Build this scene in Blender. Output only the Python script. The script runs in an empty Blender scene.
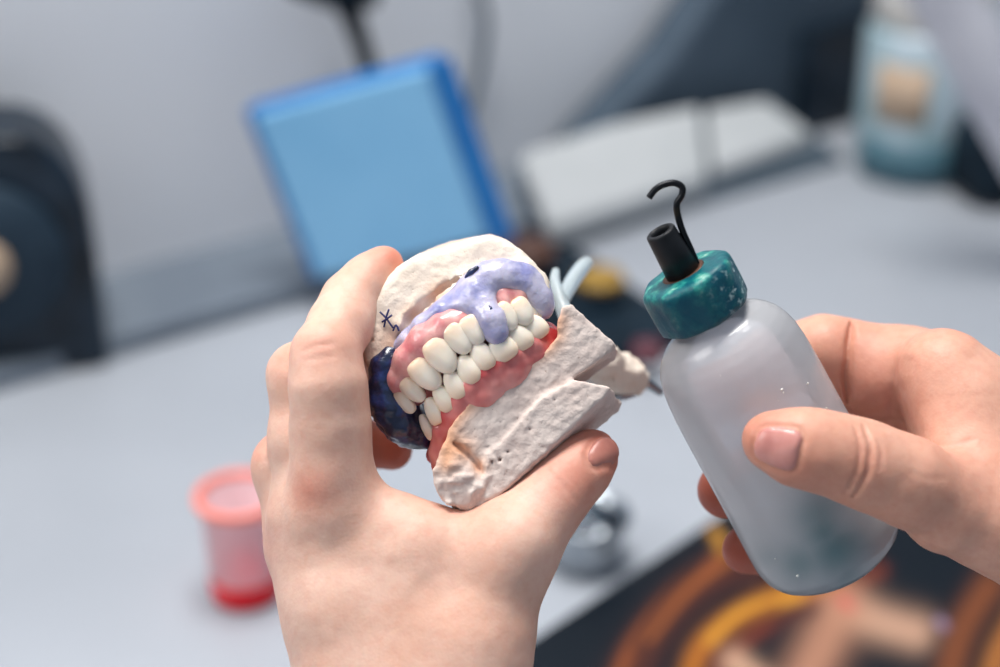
import bpy, bmesh, math
import numpy as np
from mathutils import Vector, Matrix

# ------------------------------------------------------------------ camera, world, lights
SC = bpy.context.scene
F = 1667.0                       # focal length in pixels of the 1000 x 667 frame (60 mm on 36 mm)
D0 = 0.417                       # distance of the held things
U = D0 / F                       # metres per pixel at that distance
PITCH = math.radians(28)
CAM = np.array([0.0, 0.0, 0.48])
RT = np.array([1.0, 0, 0])
UP = np.array([0, math.sin(PITCH), math.cos(PITCH)])
FW = np.array([0, math.cos(PITCH), -math.sin(PITCH)])

cd = bpy.data.cameras.new('camera')
cam = bpy.data.objects.new('camera', cd)
SC.collection.objects.link(cam)
cam.location = CAM
cam.rotation_euler = (math.pi / 2 - PITCH, 0, 0)
cd.lens = 60.0
cd.sensor_width = 36.0
cd.clip_start = 0.01
cd.dof.use_dof = True
cd.dof.focus_distance = D0 - 0.006
cd.dof.aperture_fstop = 5.4
SC.camera = cam

w = bpy.data.worlds.new('world')
SC.world = w
w.use_nodes = True
_nt = w.node_tree                     # a room: pale ceiling above, darker towards the walls and floor
_tc = _nt.nodes.new('ShaderNodeTexCoord'); _sx = _nt.nodes.new('ShaderNodeSeparateXYZ'); _cr = _nt.nodes.new('ShaderNodeValToRGB')
_mr = _nt.nodes.new('ShaderNodeMapRange'); _mr.inputs[1].default_value = -1.0
_nt.links.new(_tc.outputs['Generated'], _sx.inputs[0]); _nt.links.new(_sx.outputs[2], _mr.inputs[0]); _nt.links.new(_mr.outputs[0], _cr.inputs[0])
_cr.color_ramp.elements[0].position = 0.30; _cr.color_ramp.elements[0].color = (0.10, 0.13, 0.17, 1)
_cr.color_ramp.elements[1].position = 0.95; _cr.color_ramp.elements[1].color = (0.74, 0.85, 1.0, 1)
_nt.links.new(_cr.outputs[0], _nt.nodes['Background'].inputs[0])
_nt.nodes['Background'].inputs[1].default_value = 0.52

def area(name, loc, target, size, size_y, power, color):
    l = bpy.data.lights.new(name, 'AREA')
    l.shape = 'RECTANGLE'
    l.size, l.size_y, l.energy, l.color = size, size_y, power, color
    o = bpy.data.objects.new(name, l)
    SC.collection.objects.link(o)
    o.location = loc
    o.rotation_euler = (Vector(target) - Vector(loc)).to_track_quat('-Z', 'Y').to_euler()
    return o
area('ceiling_panel_light', (-0.10, 0.66, 1.62), (0.0, 0.45, 0.2), 0.7, 0.5, 27.0, (1.0, 0.97, 0.93))
area('window_light', (-1.25, 0.10, 1.15), (0, 0.45, 0.25), 0.7, 0.7, 13.0, (1.0, 0.97, 0.93))

SC.view_settings.view_transform = 'Standard'
SC.view_settings.look = 'None'
SC.view_settings.gamma = 1
SC.view_settings.exposure = 0.0
SC.view_settings.use_curve_mapping = False

# ------------------------------------------------------------------ points
def C(px, py, z=0.0):
    """camera-aligned metres (x right, y up, z towards the camera from the held things' distance); z in pixels"""
    d = D0 - z * U
    return np.array([(px - 500) * d / F, -(py - 333.5) * d / F, z * U])
def cw(p):
    """camera-aligned -> world, for (n,3)"""
    p = np.atleast_2d(np.asarray(p, float))
    return CAM + p[:, :1] * RT + p[:, 1:2] * UP + (D0 - p[:, 2:3]) * FW
def Wd(px, py, d):
    return CAM + RT * ((px - 500) * d / F) - UP * ((py - 333.5) * d / F) + FW * d
def G(px, py, h=0.0):
    r = RT * (px - 500) / F - UP * (py - 333.5) / F + FW
    t = (h - CAM[2]) / r[2]
    return CAM + r * t
def srgb(r, g, b):
    f = lambda c: c / 12.92 if c <= 0.04045 else ((c + 0.055) / 1.055) ** 2.4
    return (f(r / 255), f(g / 255), f(b / 255), 1.0)

# ------------------------------------------------------------------ materials
def new_mat(name):
    m = bpy.data.materials.new(name)
    m.use_nodes = True
    nt = m.node_tree
    return m, nt, nt.nodes['Principled BSDF'], nt.nodes['Material Output']
def noise(nt, scale, detail=3, rough=0.55):
    tc = nt.nodes.new('ShaderNodeTexCoord')
    n = nt.nodes.new('ShaderNodeTexNoise')
    n.inputs['Scale'].default_value = scale
    n.inputs['Detail'].default_value = detail
    n.inputs['Roughness'].default_value = rough
    nt.links.new(tc.outputs['Object'], n.inputs['Vector'])
    return n
def ramp(nt, src, stops):
    r = nt.nodes.new('ShaderNodeValToRGB')
    e = r.color_ramp.elements
    while len(e) < len(stops): e.new(0.5)
    for k, (p, c) in enumerate(stops):
        e[k].position = p; e[k].color = c
    nt.links.new(src, r.inputs[0])
    return r
def mixc(nt, fac, a, b, mode='MIX'):
    m = nt.nodes.new('ShaderNodeMix'); m.data_type = 'RGBA'; m.blend_type = mode
    for sock, v in ((m.inputs[0], fac), (m.inputs[6], a), (m.inputs[7], b)):
        if hasattr(v, 'links'): nt.links.new(v, sock)
        else: sock.default_value = v
    return m.outputs[2]
def bump(nt, bs, src, strength, dist, prev=None):
    b = nt.nodes.new('ShaderNodeBump')
    b.inputs['Strength'].default_value = strength
    b.inputs['Distance'].default_value = dist
    nt.links.new(src, b.inputs['Height'])
    if prev is not None: nt.links.new(prev.outputs[0], b.inputs['Normal'])
    nt.links.new(b.outputs[0], bs.inputs['Normal'])
    return b
def attr(nt, name):
    a = nt.nodes.new('ShaderNodeAttribute'); a.attribute_name = name
    return a
def simple(name, c1, c2=None, scale=60, rough=0.5, bmp=0.0, bscale=None, metal=0, coat=0, sss=0, sssr=(0.003, 0.002, 0.001), spec=0.5, lo=0.35, hi=0.65, bd=0.001):
    m, nt, bs, out = new_mat(name)
    if c2 is None: bs.inputs['Base Color'].default_value = c1; n = None
    else:
        n = noise(nt, scale)
        nt.links.new(ramp(nt, n.outputs['Fac'], [(lo, c1), (hi, c2)]).outputs[0], bs.inputs['Base Color'])
    bs.inputs['Roughness'].default_value = rough
    bs.inputs['Metallic'].default_value = metal
    bs.inputs['Coat Weight'].default_value = coat
    bs.inputs['Specular IOR Level'].default_value = spec
    if sss:
        bs.inputs['Subsurface Weight'].default_value = sss
        bs.inputs['Subsurface Radius'].default_value = sssr
        bs.inputs['Subsurface Scale'].default_value = 1.0
    if bmp: bump(nt, bs, noise(nt, bscale or scale, 4).outputs['Fac'], bmp, bd)
    return m

def skin_mat(name, base, deep, pale):
    m, nt, bs, out = new_mat(name)
    n = noise(nt, 38, 2)
    col = ramp(nt, n.outputs['Fac'], [(0.25, pale), (0.75, base)]).outputs[0]
    n2 = noise(nt, 420, 4)
    speck = ramp(nt, n2.outputs['Fac'], [(0.42, (0.0, 0.0, 0.0, 1)), (0.8, (0.2, 0.2, 0.2, 1))]).outputs[0]
    col = mixc(nt, speck, col, deep)
    col = mixc(nt, attr(nt, 'red').outputs['Fac'], col, deep)
    nt.links.new(col, bs.inputs['Base Color'])
    bs.inputs['Roughness'].default_value = 0.5
    bs.inputs['Specular IOR Level'].default_value = 0.38
    bs.inputs['Subsurface Weight'].default_value = 0.22
    bs.inputs['Subsurface Radius'].default_value = (0.0045, 0.0016, 0.0008)
    bs.inputs['Subsurface Scale'].default_value = 1.0
    v = nt.nodes.new('ShaderNodeTexVoronoi'); v.inputs['Scale'].default_value = 1150
    tc = nt.nodes.new('ShaderNodeTexCoord'); nt.links.new(tc.outputs['Object'], v.inputs['Vector'])
    b1 = bump(nt, bs, v.outputs['Distance'], 0.12, 0.0003)
    bump(nt, bs, noise(nt, 340, 3).outputs['Fac'], 0.16, 0.0007, b1)
    return m
M = {}
M['skin_left'] = skin_mat('skin_left', srgb(218, 170, 148), srgb(198, 98, 74), srgb(228, 192, 174))
M['skin_right_shaded'] = skin_mat('skin_right_shaded', srgb(208, 148, 124), srgb(172, 78, 58), srgb(220, 170, 148))  # right-hand skin is redder, with its shade put into the colour
M['nail'] = simple('nail', srgb(190, 122, 114), srgb(210, 148, 138), 130, 0.35, coat=0.15, sss=0.3)
M['nail_shaded'] = simple('nail_shaded', srgb(176, 110, 98), srgb(192, 128, 114), 130, 0.4, coat=0.05, sss=0.3)  # copy of the nail with the casts' shade put into its colour
M['tooth'] = None
def plaster(name, warm, c1, c2):
    m, nt, bs, out = new_mat(name)
    n = noise(nt, 110, 5)
    col = ramp(nt, n.outputs['Fac'], [(0.3, c1), (0.7, c2)]).outputs[0]
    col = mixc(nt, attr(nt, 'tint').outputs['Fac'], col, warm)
    n2 = noise(nt, 900, 3)
    pores = ramp(nt, n2.outputs['Fac'], [(0.26, (0.6, 0.6, 0.6, 1)), (0.32, (0, 0, 0, 1))]).outputs[0]
    col = mixc(nt, pores, col, srgb(150, 122, 104))
    nt.links.new(col, bs.inputs['Base Color'])
    bs.inputs['Roughness'].default_value = 0.85
    bs.inputs['Specular IOR Level'].default_value = 0.25
    b = bump(nt, bs, n2.outputs['Fac'], 0.5, 0.0004)
    bump(nt, bs, noise(nt, 300, 5).outputs['Fac'], 0.6, 0.0008, b)
    return m
M['plaster'] = plaster('plaster', srgb(214, 164, 130), srgb(224, 208, 192), srgb(236, 224, 210))
M['plaster_grey'] = plaster('plaster_grey', srgb(222, 168, 134), srgb(208, 190, 182), srgb(222, 208, 200))
def tooth_mat():
    m, nt, bs, out = new_mat('tooth')
    col = mixc(nt, attr(nt, 'neck').outputs['Fac'], srgb(255, 240, 222), srgb(240, 196, 156))
    nt.links.new(col, bs.inputs['Base Color'])
    bs.inputs['Roughness'].default_value = 0.32
    bs.inputs['Subsurface Weight'].default_value = 0.25
    bs.inputs['Subsurface Radius'].default_value = (0.0015, 0.001, 0.0006)
    bs.inputs['Subsurface Scale'].default_value = 1.0
    bs.inputs['Coat Weight'].default_value = 0.25
    bump(nt, bs, noise(nt, 500, 3).outputs['Fac'], 0.15, 0.0004)
    return m
M['tooth'] = tooth_mat()
M['gum'] = simple('gum', srgb(206, 118, 124), srgb(232, 170, 164), 230, 0.3, bmp=0.35, bscale=420, coat=0.35, sss=0.2, bd=0.0006)
M['gum_red'] = simple('gum_red', srgb(196, 62, 66), srgb(238, 158, 150), 75, 0.25, bmp=0.35, bscale=420, coat=0.4, sss=0.2, bd=0.0006)
M['wax'] = simple('wax', srgb(140, 142, 190), srgb(196, 192, 216), 120, 0.28, bmp=0.5, bscale=280, coat=0.5, sss=0.3, bd=0.0012, lo=0.34, hi=0.54)
M['wax_dark'] = simple('wax_dark', srgb(14, 28, 62), srgb(40, 62, 128), 190, 0.28, bmp=0.6, bscale=200, coat=0.6, bd=0.0014, lo=0.45, hi=0.72)
M['black_plastic'] = simple('black_plastic', srgb(16, 18, 22), srgb(26, 28, 32), 200, 0.45, spec=0.3)
M['wire'] = simple('wire', srgb(24, 26, 30), srgb(60, 52, 34), 180, 0.35, metal=0.6, lo=0.55, hi=0.75)
M['copper'] = simple('copper', srgb(96, 66, 52), None, rough=0.45, metal=0.7)
def cap_mat():
    m, nt, bs, out = new_mat('teal_cap')
    n = noise(nt, 210, 6, 0.65)
    col = ramp(nt, n.outputs['Fac'], [(0.36, srgb(2, 72, 88)), (0.5, srgb(10, 98, 104)), (0.6, srgb(52, 146, 134)), (0.72, srgb(176, 205, 190))]).outputs[0]
    n2 = noise(nt, 60, 3)
    lo = ramp(nt, n2.outputs['Fac'], [(0.45, (0, 0, 0, 1)), (0.55, (1, 1, 1, 1))]).outputs[0]
    base = mixc(nt, 0.2, srgb(0, 64, 84), col)
    nf = noise(nt, 520, 5, 0.7)
    fl = ramp(nt, nf.outputs['Fac'], [(0.56, (0, 0, 0, 1)), (0.64, (1, 1, 1, 1))]).outputs[0]
    fk = nt.nodes.new('ShaderNodeMath'); fk.operation = 'MULTIPLY'
    nt.links.new(fl, fk.inputs[0]); nt.links.new(attr(nt, 'glint').outputs['Fac'], fk.inputs[1])
    base = mixc(nt, fk.outputs[0], base, srgb(190, 214, 214))  # pale speckle paints the highlight on the cap's right flank
    nt.links.new(mixc(nt, attr(nt, 'wear').outputs['Fac'], base, col), bs.inputs['Base Color'])
    bs.inputs['Roughness'].default_value = 0.36
    bs.inputs['Specular IOR Level'].default_value = 0.35
    bump(nt, bs, n.outputs['Fac'], 0.5, 0.001)
    return m
M['teal_cap'] = cap_mat()
def bottle_mat():
    m, nt, bs, out = new_mat('milky_plastic')
    nt.nodes.remove(bs)
    N = nt.nodes.new
    dif = N('ShaderNodeBsdfDiffuse'); nt.links.new(mixc(nt, attr(nt, 'teal').outputs['Fac'], srgb(244, 244, 248), srgb(66, 140, 150)), dif.inputs[0])
    trl = N('ShaderNodeBsdfTranslucent'); trl.inputs[0].default_value = srgb(240, 241, 246)
    tr = N('ShaderNodeBsdfRefraction'); tr.inputs['Roughness'].default_value = 0.22; tr.inputs['IOR'].default_value = 1.03
    tr.inputs[0].default_value = srgb(236, 238, 244)
    gl = N('ShaderNodeBsdfGlossy'); gl.inputs['Roughness'].default_value = 0.2
    m1 = N('ShaderNodeMixShader'); m1.inputs[0].default_value = 0.42
    nt.links.new(dif.outputs[0], m1.inputs[1]); nt.links.new(trl.outputs[0], m1.inputs[2])
    m2 = N('ShaderNodeMixShader'); m2.inputs[0].default_value = 0.30
    nt.links.new(m1.outputs[0], m2.inputs[1]); nt.links.new(tr.outputs[0], m2.inputs[2])
    fr = N('ShaderNodeFresnel'); fr.inputs[0].default_value = 1.5
    m3 = N('ShaderNodeMixShader')
    nt.links.new(fr.outputs[0], m3.inputs[0]); nt.links.new(m2.outputs[0], m3.inputs[1]); nt.links.new(gl.outputs[0], m3.inputs[2])
    nt.links.new(m3.outputs[0], out.inputs[0])
    b = N('ShaderNodeBump'); b.inputs['Strength'].default_value = 0.35; b.inputs['Distance'].default_value = 0.0012
    n = noise(nt, 90, 4)
    nt.links.new(n.outputs['Fac'], b.inputs['Height'])
    for s in (dif, gl): nt.links.new(b.outputs[0], s.inputs['Normal'])
    return m
M['milky'] = bottle_mat()
def liquid_mat():
    m, nt, bs, out = new_mat('cloudy_liquid')
    col = mixc(nt, attr(nt, 'teal').outputs['Fac'], srgb(130, 148, 158), srgb(64, 130, 138))
    nt.links.new(col, bs.inputs['Base Color'])
    bs.inputs['Roughness'].default_value = 0.4
    bs.inputs['Transmission Weight'].default_value = 0.35
    bs.inputs['IOR'].default_value = 1.1
    return m
M['liquid'] = liquid_mat()
M['desk'] = simple('desk', srgb(158, 163, 171), srgb(170, 175, 183), 3.0, 0.38, bmp=0.05, bscale=40)
M['wall'] = simple('wall', srgb(226, 228, 233), srgb(234, 236, 240), 2.5, 0.8)
M['mid_grey'] = simple('mid_grey', srgb(108, 118, 130), srgb(122, 132, 143), 8, 0.45)
M['navy'] = simple('navy', srgb(6, 17, 27), srgb(22, 38, 50), 25, 0.6, spec=0.15)
M['navy_gloss'] = simple('navy_gloss', srgb(4, 18, 30), srgb(24, 42, 58), 38, 0.3, coat=0.1, spec=0.3)
M['slate'] = simple('slate', srgb(34, 50, 64), srgb(42, 58, 72), 30, 0.6, spec=0.2)
M['case_grey'] = simple('case_grey', srgb(64, 78, 92), srgb(76, 90, 104), 12, 0.6, spec=0.2)
M['tan'] = simple('tan', srgb(178, 154, 130), srgb(188, 164, 142), 60, 0.7)
M['blue_light'] = simple('blue_light', srgb(122, 180, 220), srgb(132, 188, 226), 12, 0.5)
M['blue_dark'] = simple('blue_dark', srgb(0, 100, 172), srgb(4, 112, 182), 12, 0.45)
M['paper'] = simple('paper', srgb(178, 182, 184), srgb(190, 193, 195), 9, 0.75)
M['tray'] = simple('tray', srgb(70, 84, 96), srgb(84, 98, 110), 14, 0.5)
M['jar'] = simple('jar', srgb(140, 168, 176), srgb(176, 190, 200), 30, 0.35)
M['lid'] = simple('lid', srgb(176, 176, 176), srgb(186, 182, 176), 20, 0.6)
M['white_cloth'] = simple('white_cloth', srgb(190, 190, 200), srgb(206, 206, 214), 18, 0.8)
M['purple'] = simple('purple', srgb(34, 30, 92), srgb(52, 44, 118), 20, 0.4)
M['brown'] = simple('brown', srgb(72, 44, 36), srgb(84, 52, 38), 60, 0.5)
M['yellow'] = simple('yellow', srgb(150, 118, 40), srgb(160, 124, 50), 60, 0.5)
M['metal'] = simple('metal', srgb(150, 158, 166), srgb(170, 176, 182), 60, 0.16, metal=1.0)
M['cup_red'] = simple('cup_red', srgb(222, 16, 34), None, rough=0.25)
M['peach'] = simple('peach', srgb(244, 128, 108), None, rough=0.3)
def cup_mat():
    m, nt, bs, out = new_mat('frosted_pink')
    bs.inputs['Base Color'].default_value = srgb(242, 206, 210)
    bs.inputs['Roughness'].default_value = 0.3
    bs.inputs['Transmission Weight'].default_value = 0.45
    bs.inputs['IOR'].default_value = 1.08
    return m
M['cup'] = cup_mat()
def clear_mat():
    m, nt, bs, out = new_mat('clear_plastic')
    bs.inputs['Base Color'].default_value = srgb(214, 226, 230)
    bs.inputs['Roughness'].default_value = 0.15
    bs.inputs['Transmission Weight'].default_value = 0.5
    bs.inputs['IOR'].default_value = 1.3
    return m
M['clear'] = clear_mat()
def print_mat():
    m, nt, bs, out = new_mat('glossy_print')
    nt.links.new(attr(nt, 'ink').outputs['Color'], bs.inputs['Base Color'])
    bs.inputs['Roughness'].default_value = 0.45
    bs.inputs['Specular IOR Level'].default_value = 0.2
    return m
M['print'] = print_mat()

# ------------------------------------------------------------------ object helpers
def tag(o, label, cat, group=None):
    o['label'] = label; o['category'] = cat
    if group: o['group'] = group
    return o
def empty(name, loc, label, cat):
    o = bpy.data.objects.new(name, None); SC.collection.objects.link(o)
    o.location = loc; o.empty_display_size = 0.01
    return tag(o, label, cat)
def world_loc(o):
    v = Vector((0, 0, 0))
    while o is not None:
        v = v + o.location; o = o.parent
    return v
def mesh_obj(name, verts, faces, mat, parent=None, smooth=True, origin=None, attrs=None):
    verts = np.asarray(verts, float)
    if origin is None: origin = verts.mean(0) if parent is not None else np.array([*verts.mean(0)[:2], verts[:, 2].min()])
    me = bpy.data.meshes.new(name)
    loc = np.asarray(origin, float)
    vv = (verts - loc).astype(np.float32)
    if isinstance(faces, np.ndarray):
        nf, k = faces.shape
        me.vertices.add(len(vv)); me.vertices.foreach_set('co', vv.ravel())
        me.loops.add(nf * k); me.loops.foreach_set('vertex_index', faces.astype(np.int32).ravel())
        me.polygons.add(nf); me.polygons.foreach_set('loop_start', np.arange(0, nf * k, k, dtype=np.int32))
        me.update(calc_edges=True); me.validate()
    else:
        me.from_pydata([tuple(v) for v in vv], [], [tuple(int(i) for i in f) for f in faces])
        bm = bmesh.new(); bm.from_mesh(me)
        bmesh.ops.recalc_face_normals(bm, faces=bm.faces); bm.to_mesh(me); bm.free()
        me.update()
    if smooth: me.polygons.foreach_set('use_smooth', [True] * len(me.polygons))
    for an, av in (attrs or {}).items():
        av = np.asarray(av, np.float32)
        if av.ndim == 1:
            a = me.attributes.new(an, 'FLOAT', 'POINT'); a.data.foreach_set('value', av)
        else:
            a = me.attributes.new(an, 'FLOAT_COLOR', 'POINT')
            a.data.foreach_set('color', np.c_[av, np.ones(len(av))].astype(np.float32).ravel())
    me.materials.append(mat)
    o = bpy.data.objects.new(name, me); SC.collection.objects.link(o)
    if parent is not None:
        o.parent = parent
        o.location = Vector(loc) - world_loc(parent)
    else: o.location = loc
    return o
def bevel(o, width, seg=2):
    b = o.modifiers.new('bevel', 'BEVEL'); b.width = width; b.segments = seg; b.limit_method = 'ANGLE'
    return o

# ------------------------------------------------------------------ signed distance modelling
class Grid:
    def __init__(s, lo, hi, h):
        s.lo = np.asarray(lo, np.float32); s.h = h
        s.n = np.ceil((np.asarray(hi) - s.lo) / h).astype(int) + 1
        ax = [s.lo[i] + h * np.arange(s.n[i], dtype=np.float32) for i in range(3)]
        s.X = ax[0][:, None, None]; s.Y = ax[1][None, :, None]; s.Z = ax[2][None, None, :]
    def cone(s, a, b, ra, rb):
        a = np.asarray(a, np.float32); b = np.asarray(b, np.float32) - a
        dx, dy, dz = s.X - a[0], s.Y - a[1], s.Z - a[2]
        t = np.clip((dx * b[0] + dy * b[1] + dz * b[2]) / max(float(b @ b), 1e-12), 0, 1)
        return np.sqrt((dx - t * b[0]) ** 2 + (dy - t * b[1]) ** 2 + (dz - t * b[2]) ** 2) - (ra + (rb - ra) * t)
    def chain(s, pts, k=0.002):
        """pts: (px, py, z, r) in pixels"""
        q = [(C(*p[:3]), p[3] * (D0 - p[2] * U) / F) for p in pts]
        d = None
        for (a, ra), (b, rb) in zip(q, q[1:]):
            e = s.cone(a, b, ra, rb)
            d = e if d is None else smin(d, e, k)
        return d
    def ell(s, c, rad, axes=None):
        c = np.asarray(c, np.float32)
        dx, dy, dz = s.X - c[0], s.Y - c[1], s.Z - c[2]
        A = np.eye(3) if axes is None else np.asarray(axes)
        q = [dx * A[i][0] + dy * A[i][1] + dz * A[i][2] for i in range(3)]
        k0 = np.sqrt(sum((q[i] / rad[i]) ** 2 for i in range(3)))
        k1 = np.sqrt(sum((q[i] / rad[i] ** 2) ** 2 for i in range(3))) + 1e-9
        return k0 * (k0 - 1) / k1
    def box(s, c, half, axes, r=0.0):
        c = np.asarray(c, np.float32)
        dx, dy, dz = s.X - c[0], s.Y - c[1], s.Z - c[2]
        q = [np.abs(dx * axes[i][0] + dy * axes[i][1] + dz * axes[i][2]) - (half[i] - r) for i in range(3)]
        out = np.sqrt(sum(np.maximum(v, 0) ** 2 for v in q))
        return out + np.minimum(np.maximum(np.maximum(q[0], q[1]), q[2]), 0) - r
    def prism(s, poly, zf, zb, shear=(0, 0), r=0.0, plane=(0, 0)):
        """polygon in pixels (on the z=0 plane) swept back; front plane z = zf + plane.(px,py); all in pixels"""
        P = np.array([C(x, y, 0)[:2] for x, y in poly], np.float32)
        zfm, zbm = zf * U, zb * U
        x = s.X - shear[0] * (s.Z - zfm); y = s.Y + shear[1] * (s.Z - zfm)
        x, y = np.broadcast_arrays(x, y)
        d2 = np.full(x.shape, 1e9, np.float32); sg = np.ones(x.shape, np.float32)
        n = len(P)
        for i in range(n):
            a, b = P[i], P[i - 1]
            e = b - a
            wx, wy = x - a[0], y - a[1]
            t = np.clip((wx * e[0] + wy * e[1]) / (e @ e), 0, 1)
            d2 = np.minimum(d2, (wx - e[0] * t) ** 2 + (wy - e[1] * t) ** 2)
            c1 = y >= a[1]; c2 = y < b[1]; c3 = e[0] * wy > e[1] * wx
            flip = (c1 & c2 & c3) | (~c1 & ~c2 & ~c3)
            sg = np.where(flip, -sg, sg)
        dp = sg * np.sqrt(d2)
        cx, cy = P.mean(0)
        zfront = zfm + plane[0] * (x - cx) - plane[1] * (y - cy)
        q1 = dp + r; q2 = np.maximum(s.Z - zfront, zbm - s.Z) + r
        return np.minimum(np.maximum(q1, q2), 0) + np.sqrt(np.maximum(q1, 0) ** 2 + np.maximum(q2, 0) ** 2) - r
    def polyd(s, pts, zmin=-1e9):
        """distance in the x-y plane to a pixel polyline"""
        q = [C(*p) for p in pts]
        d = None
        n = len(q) - 1
        for i, (a, b) in enumerate(zip(q, q[1:])):
            e = (b - a)
            dx, dy, dz = s.X - a[0], s.Y - a[1], s.Z - a[2]
            t = np.clip((dx * e[0] + dy * e[1]) / max(e[0] ** 2 + e[1] ** 2, 1e-12), 0, 1)
            taper = 1 - np.abs(2 * (i + t) / n - 1) ** 4
            v = np.sqrt((dx - t * e[0]) ** 2 + (dy - t * e[1]) ** 2 + (0.1 * (dz - t * e[2])) ** 2)
            v = v / np.maximum(taper, 0.02)
            d = v if d is None else np.minimum(d, v)
        return d
    def mesh(s, f):
        """naive surface nets"""
        f = np.ascontiguousarray(f, np.float32)
        ins = f < 0
        c = [ins[i:ins.shape[0] - 1 + i, j:ins.shape[1] - 1 + j, k:ins.shape[2] - 1 + k] for i in (0, 1) for j in (0, 1) for k in (0, 1)]
        cnt = np.zeros(c[0].shape, np.int8)
        for a in c: cnt += a
        act = (cnt > 0) & (cnt < 8)
        I = np.argwhere(act)
        idx = np.full(act.shape, -1, np.int32); idx[tuple(I.T)] = np.arange(len(I))
        acc = np.zeros((len(I), 3)); num = np.zeros(len(I))
        cor = [(i, j, k) for i in (0, 1) for j in (0, 1) for k in (0, 1)]
        for a in range(8):
            for ax in range(3):
                if cor[a][ax]: continue
                b = list(cor[a]); b[ax] = 1
                va = f[tuple((I + cor[a]).T)]; vb = f[tuple((I + b).T)]
                m = (va < 0) != (vb < 0)
                t = np.where(m, va / np.where(m, va - vb, 1), 0)
                p = np.array(cor[a], float)[None, :].repeat(len(I), 0); p[:, ax] += t
                acc[m] += p[m]; num[m] += 1
        V = s.lo + (I + acc / num[:, None]) * s.h
        faces = []
        for ax in range(3):
            o1, o2 = [(1, 2), (2, 0), (0, 1)][ax]
            sl0 = [slice(None)] * 3; sl1 = [slice(None)] * 3
            sl0[ax] = slice(0, -1); sl1[ax] = slice(1, None)
            ch = ins[tuple(sl0)] != ins[tuple(sl1)]
            E = np.argwhere(ch)
            E = E[(E[:, o1] > 0) & (E[:, o2] > 0) & (E[:, o1] < ins.shape[o1] - 1) & (E[:, o2] < ins.shape[o2] - 1)]
            if not len(E): continue
            inside0 = ins[tuple(E.T)]
            def cell(d1, d2):
                q = E.copy(); q[:, o1] -= d1; q[:, o2] -= d2
                return idx[tuple(q.T)]
            Q = np.stack([cell(1, 1), cell(0, 1), cell(0, 0), cell(1, 0)], 1)
            Q[~inside0] = Q[~inside0][:, ::-1]
            faces.append(Q)
        return V, np.concatenate(faces)
def smin(a, b, k):
    h = np.maximum(k - np.abs(a - b), 0) / k
    return np.minimum(a, b) - h * h * k * 0.25
def smax(a, b, k): return -smin(-a, -b, k)
def grid_for(pts, h, pad=0.004):
    q = np.array([C(*p[:3]) for p in pts]); r = np.array([p[3] * U if len(p) > 3 else 0 for p in pts])[:, None]
    return Grid((q - r).min(0) - pad, (q + r).max(0) + pad, h)
_tab = np.random.RandomState(7).rand(32, 32, 32).astype(np.float32)
def vnoise(g, freq, seed=0):
    """smooth value noise in -1..1 over the grid; freq in cycles per metre"""
    ax = []
    for A in (g.X, g.Y, g.Z):
        v = A.ravel() * freq + 100 + seed * 3.7
        i = np.floor(v).astype(int); t = v - i; ax.append((i % 32, (i + 1) % 32, t * t * (3 - 2 * t)))
    r = 0
    for a in (0, 1):
        for b in (0, 1):
            for c in (0, 1):
                wa = ax[0][2] if a else 1 - ax[0][2]; wb = ax[1][2] if b else 1 - ax[1][2]; wc = ax[2][2] if c else 1 - ax[2][2]
                r = r + _tab[np.ix_(ax[0][a], ax[1][b], ax[2][c])] * wa[:, None, None] * wb[None, :, None] * wc[None, None, :]
    return r * 2 - 1
def tone_spots(V, spots):  # spot mask for red skin, plaster tint and painted shade
    r = np.zeros(len(V))
    for (x, y, z, rad, amt) in spots:
        d = np.linalg.norm(V - C(x, y, z), axis=1) / (rad * U)
        r = np.maximum(r, amt * np.exp(-d * d))
    return r
def unit(v): v = np.asarray(v, float); return v / np.linalg.norm(v)

# ------------------------------------------------------------------ hands
person = empty('person', cw(C(640, 640, 0))[0] , 'person with only bare hands in view, holding dental casts and a squeeze bottle', 'person')

def build_hand(name, palm, fingers, kpalm, kf, h, mat, creases=(), nails=(), bumps=(), spots=(), cuts=(), box=None):
    allp = [p for c in palm for p in c] + [p for c in fingers for p in c]
    g = grid_for(allp, h)
    P = None
    for c in palm:
        e = g.chain(c, 0.004)
        P = e if P is None else smin(P, e, kpalm)
    body = P
    fl = []
    for c in fingers:
        e = g.chain(c, 0.004)
        fl.append(e)
        body = np.minimum(body, smin(P, e, kf))
    for (x, y, z, rad, amt) in bumps:                      # gentle swellings and hollows
        c = C(x, y, z)
        q = ((g.X - c[0]) ** 2 + (g.Y - c[1]) ** 2 + (g.Z - c[2]) ** 2) / (rad * U) ** 2
        body = body - amt * U * np.exp(-q)
    for (pts, wd, dep) in creases:
        body = body + dep * U * np.exp(-(g.polyd(pts) / (wd * U)) ** 2)
    body = body + 0.00012 * vnoise(g, 260, 1) + 0.00025 * vnoise(g, 90, 2)
    nailm = []
    for (ci, c, axis, nrm, hl, hw, mt) in nails:
        n = unit(nrm); a = unit(np.asarray(axis) - n * np.dot(axis, n)); s_ = np.cross(n, a)
        ctr = C(*c)
        R = g.box(ctr, (hl * U, hw * U, 12 * U), (a, s_, n), 11.5 * U)
        body = body + 0.0006 * np.exp(-(R / 0.0006) ** 2)
        nf = np.maximum(np.maximum(body - 0.0003, -(body + 0.0012)), R + 0.0003)
        nailm.append((g.mesh(nf), mt))
    V, Fq = g.mesh(body)
    o = mesh_obj(name, cw(V), Fq, mat, person, attrs={'red': tone_spots(V, spots)})
    for (nv, nf), mt in nailm:
        mesh_obj('fingernail', cw(nv), nf, mt, o)
    return o

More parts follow.
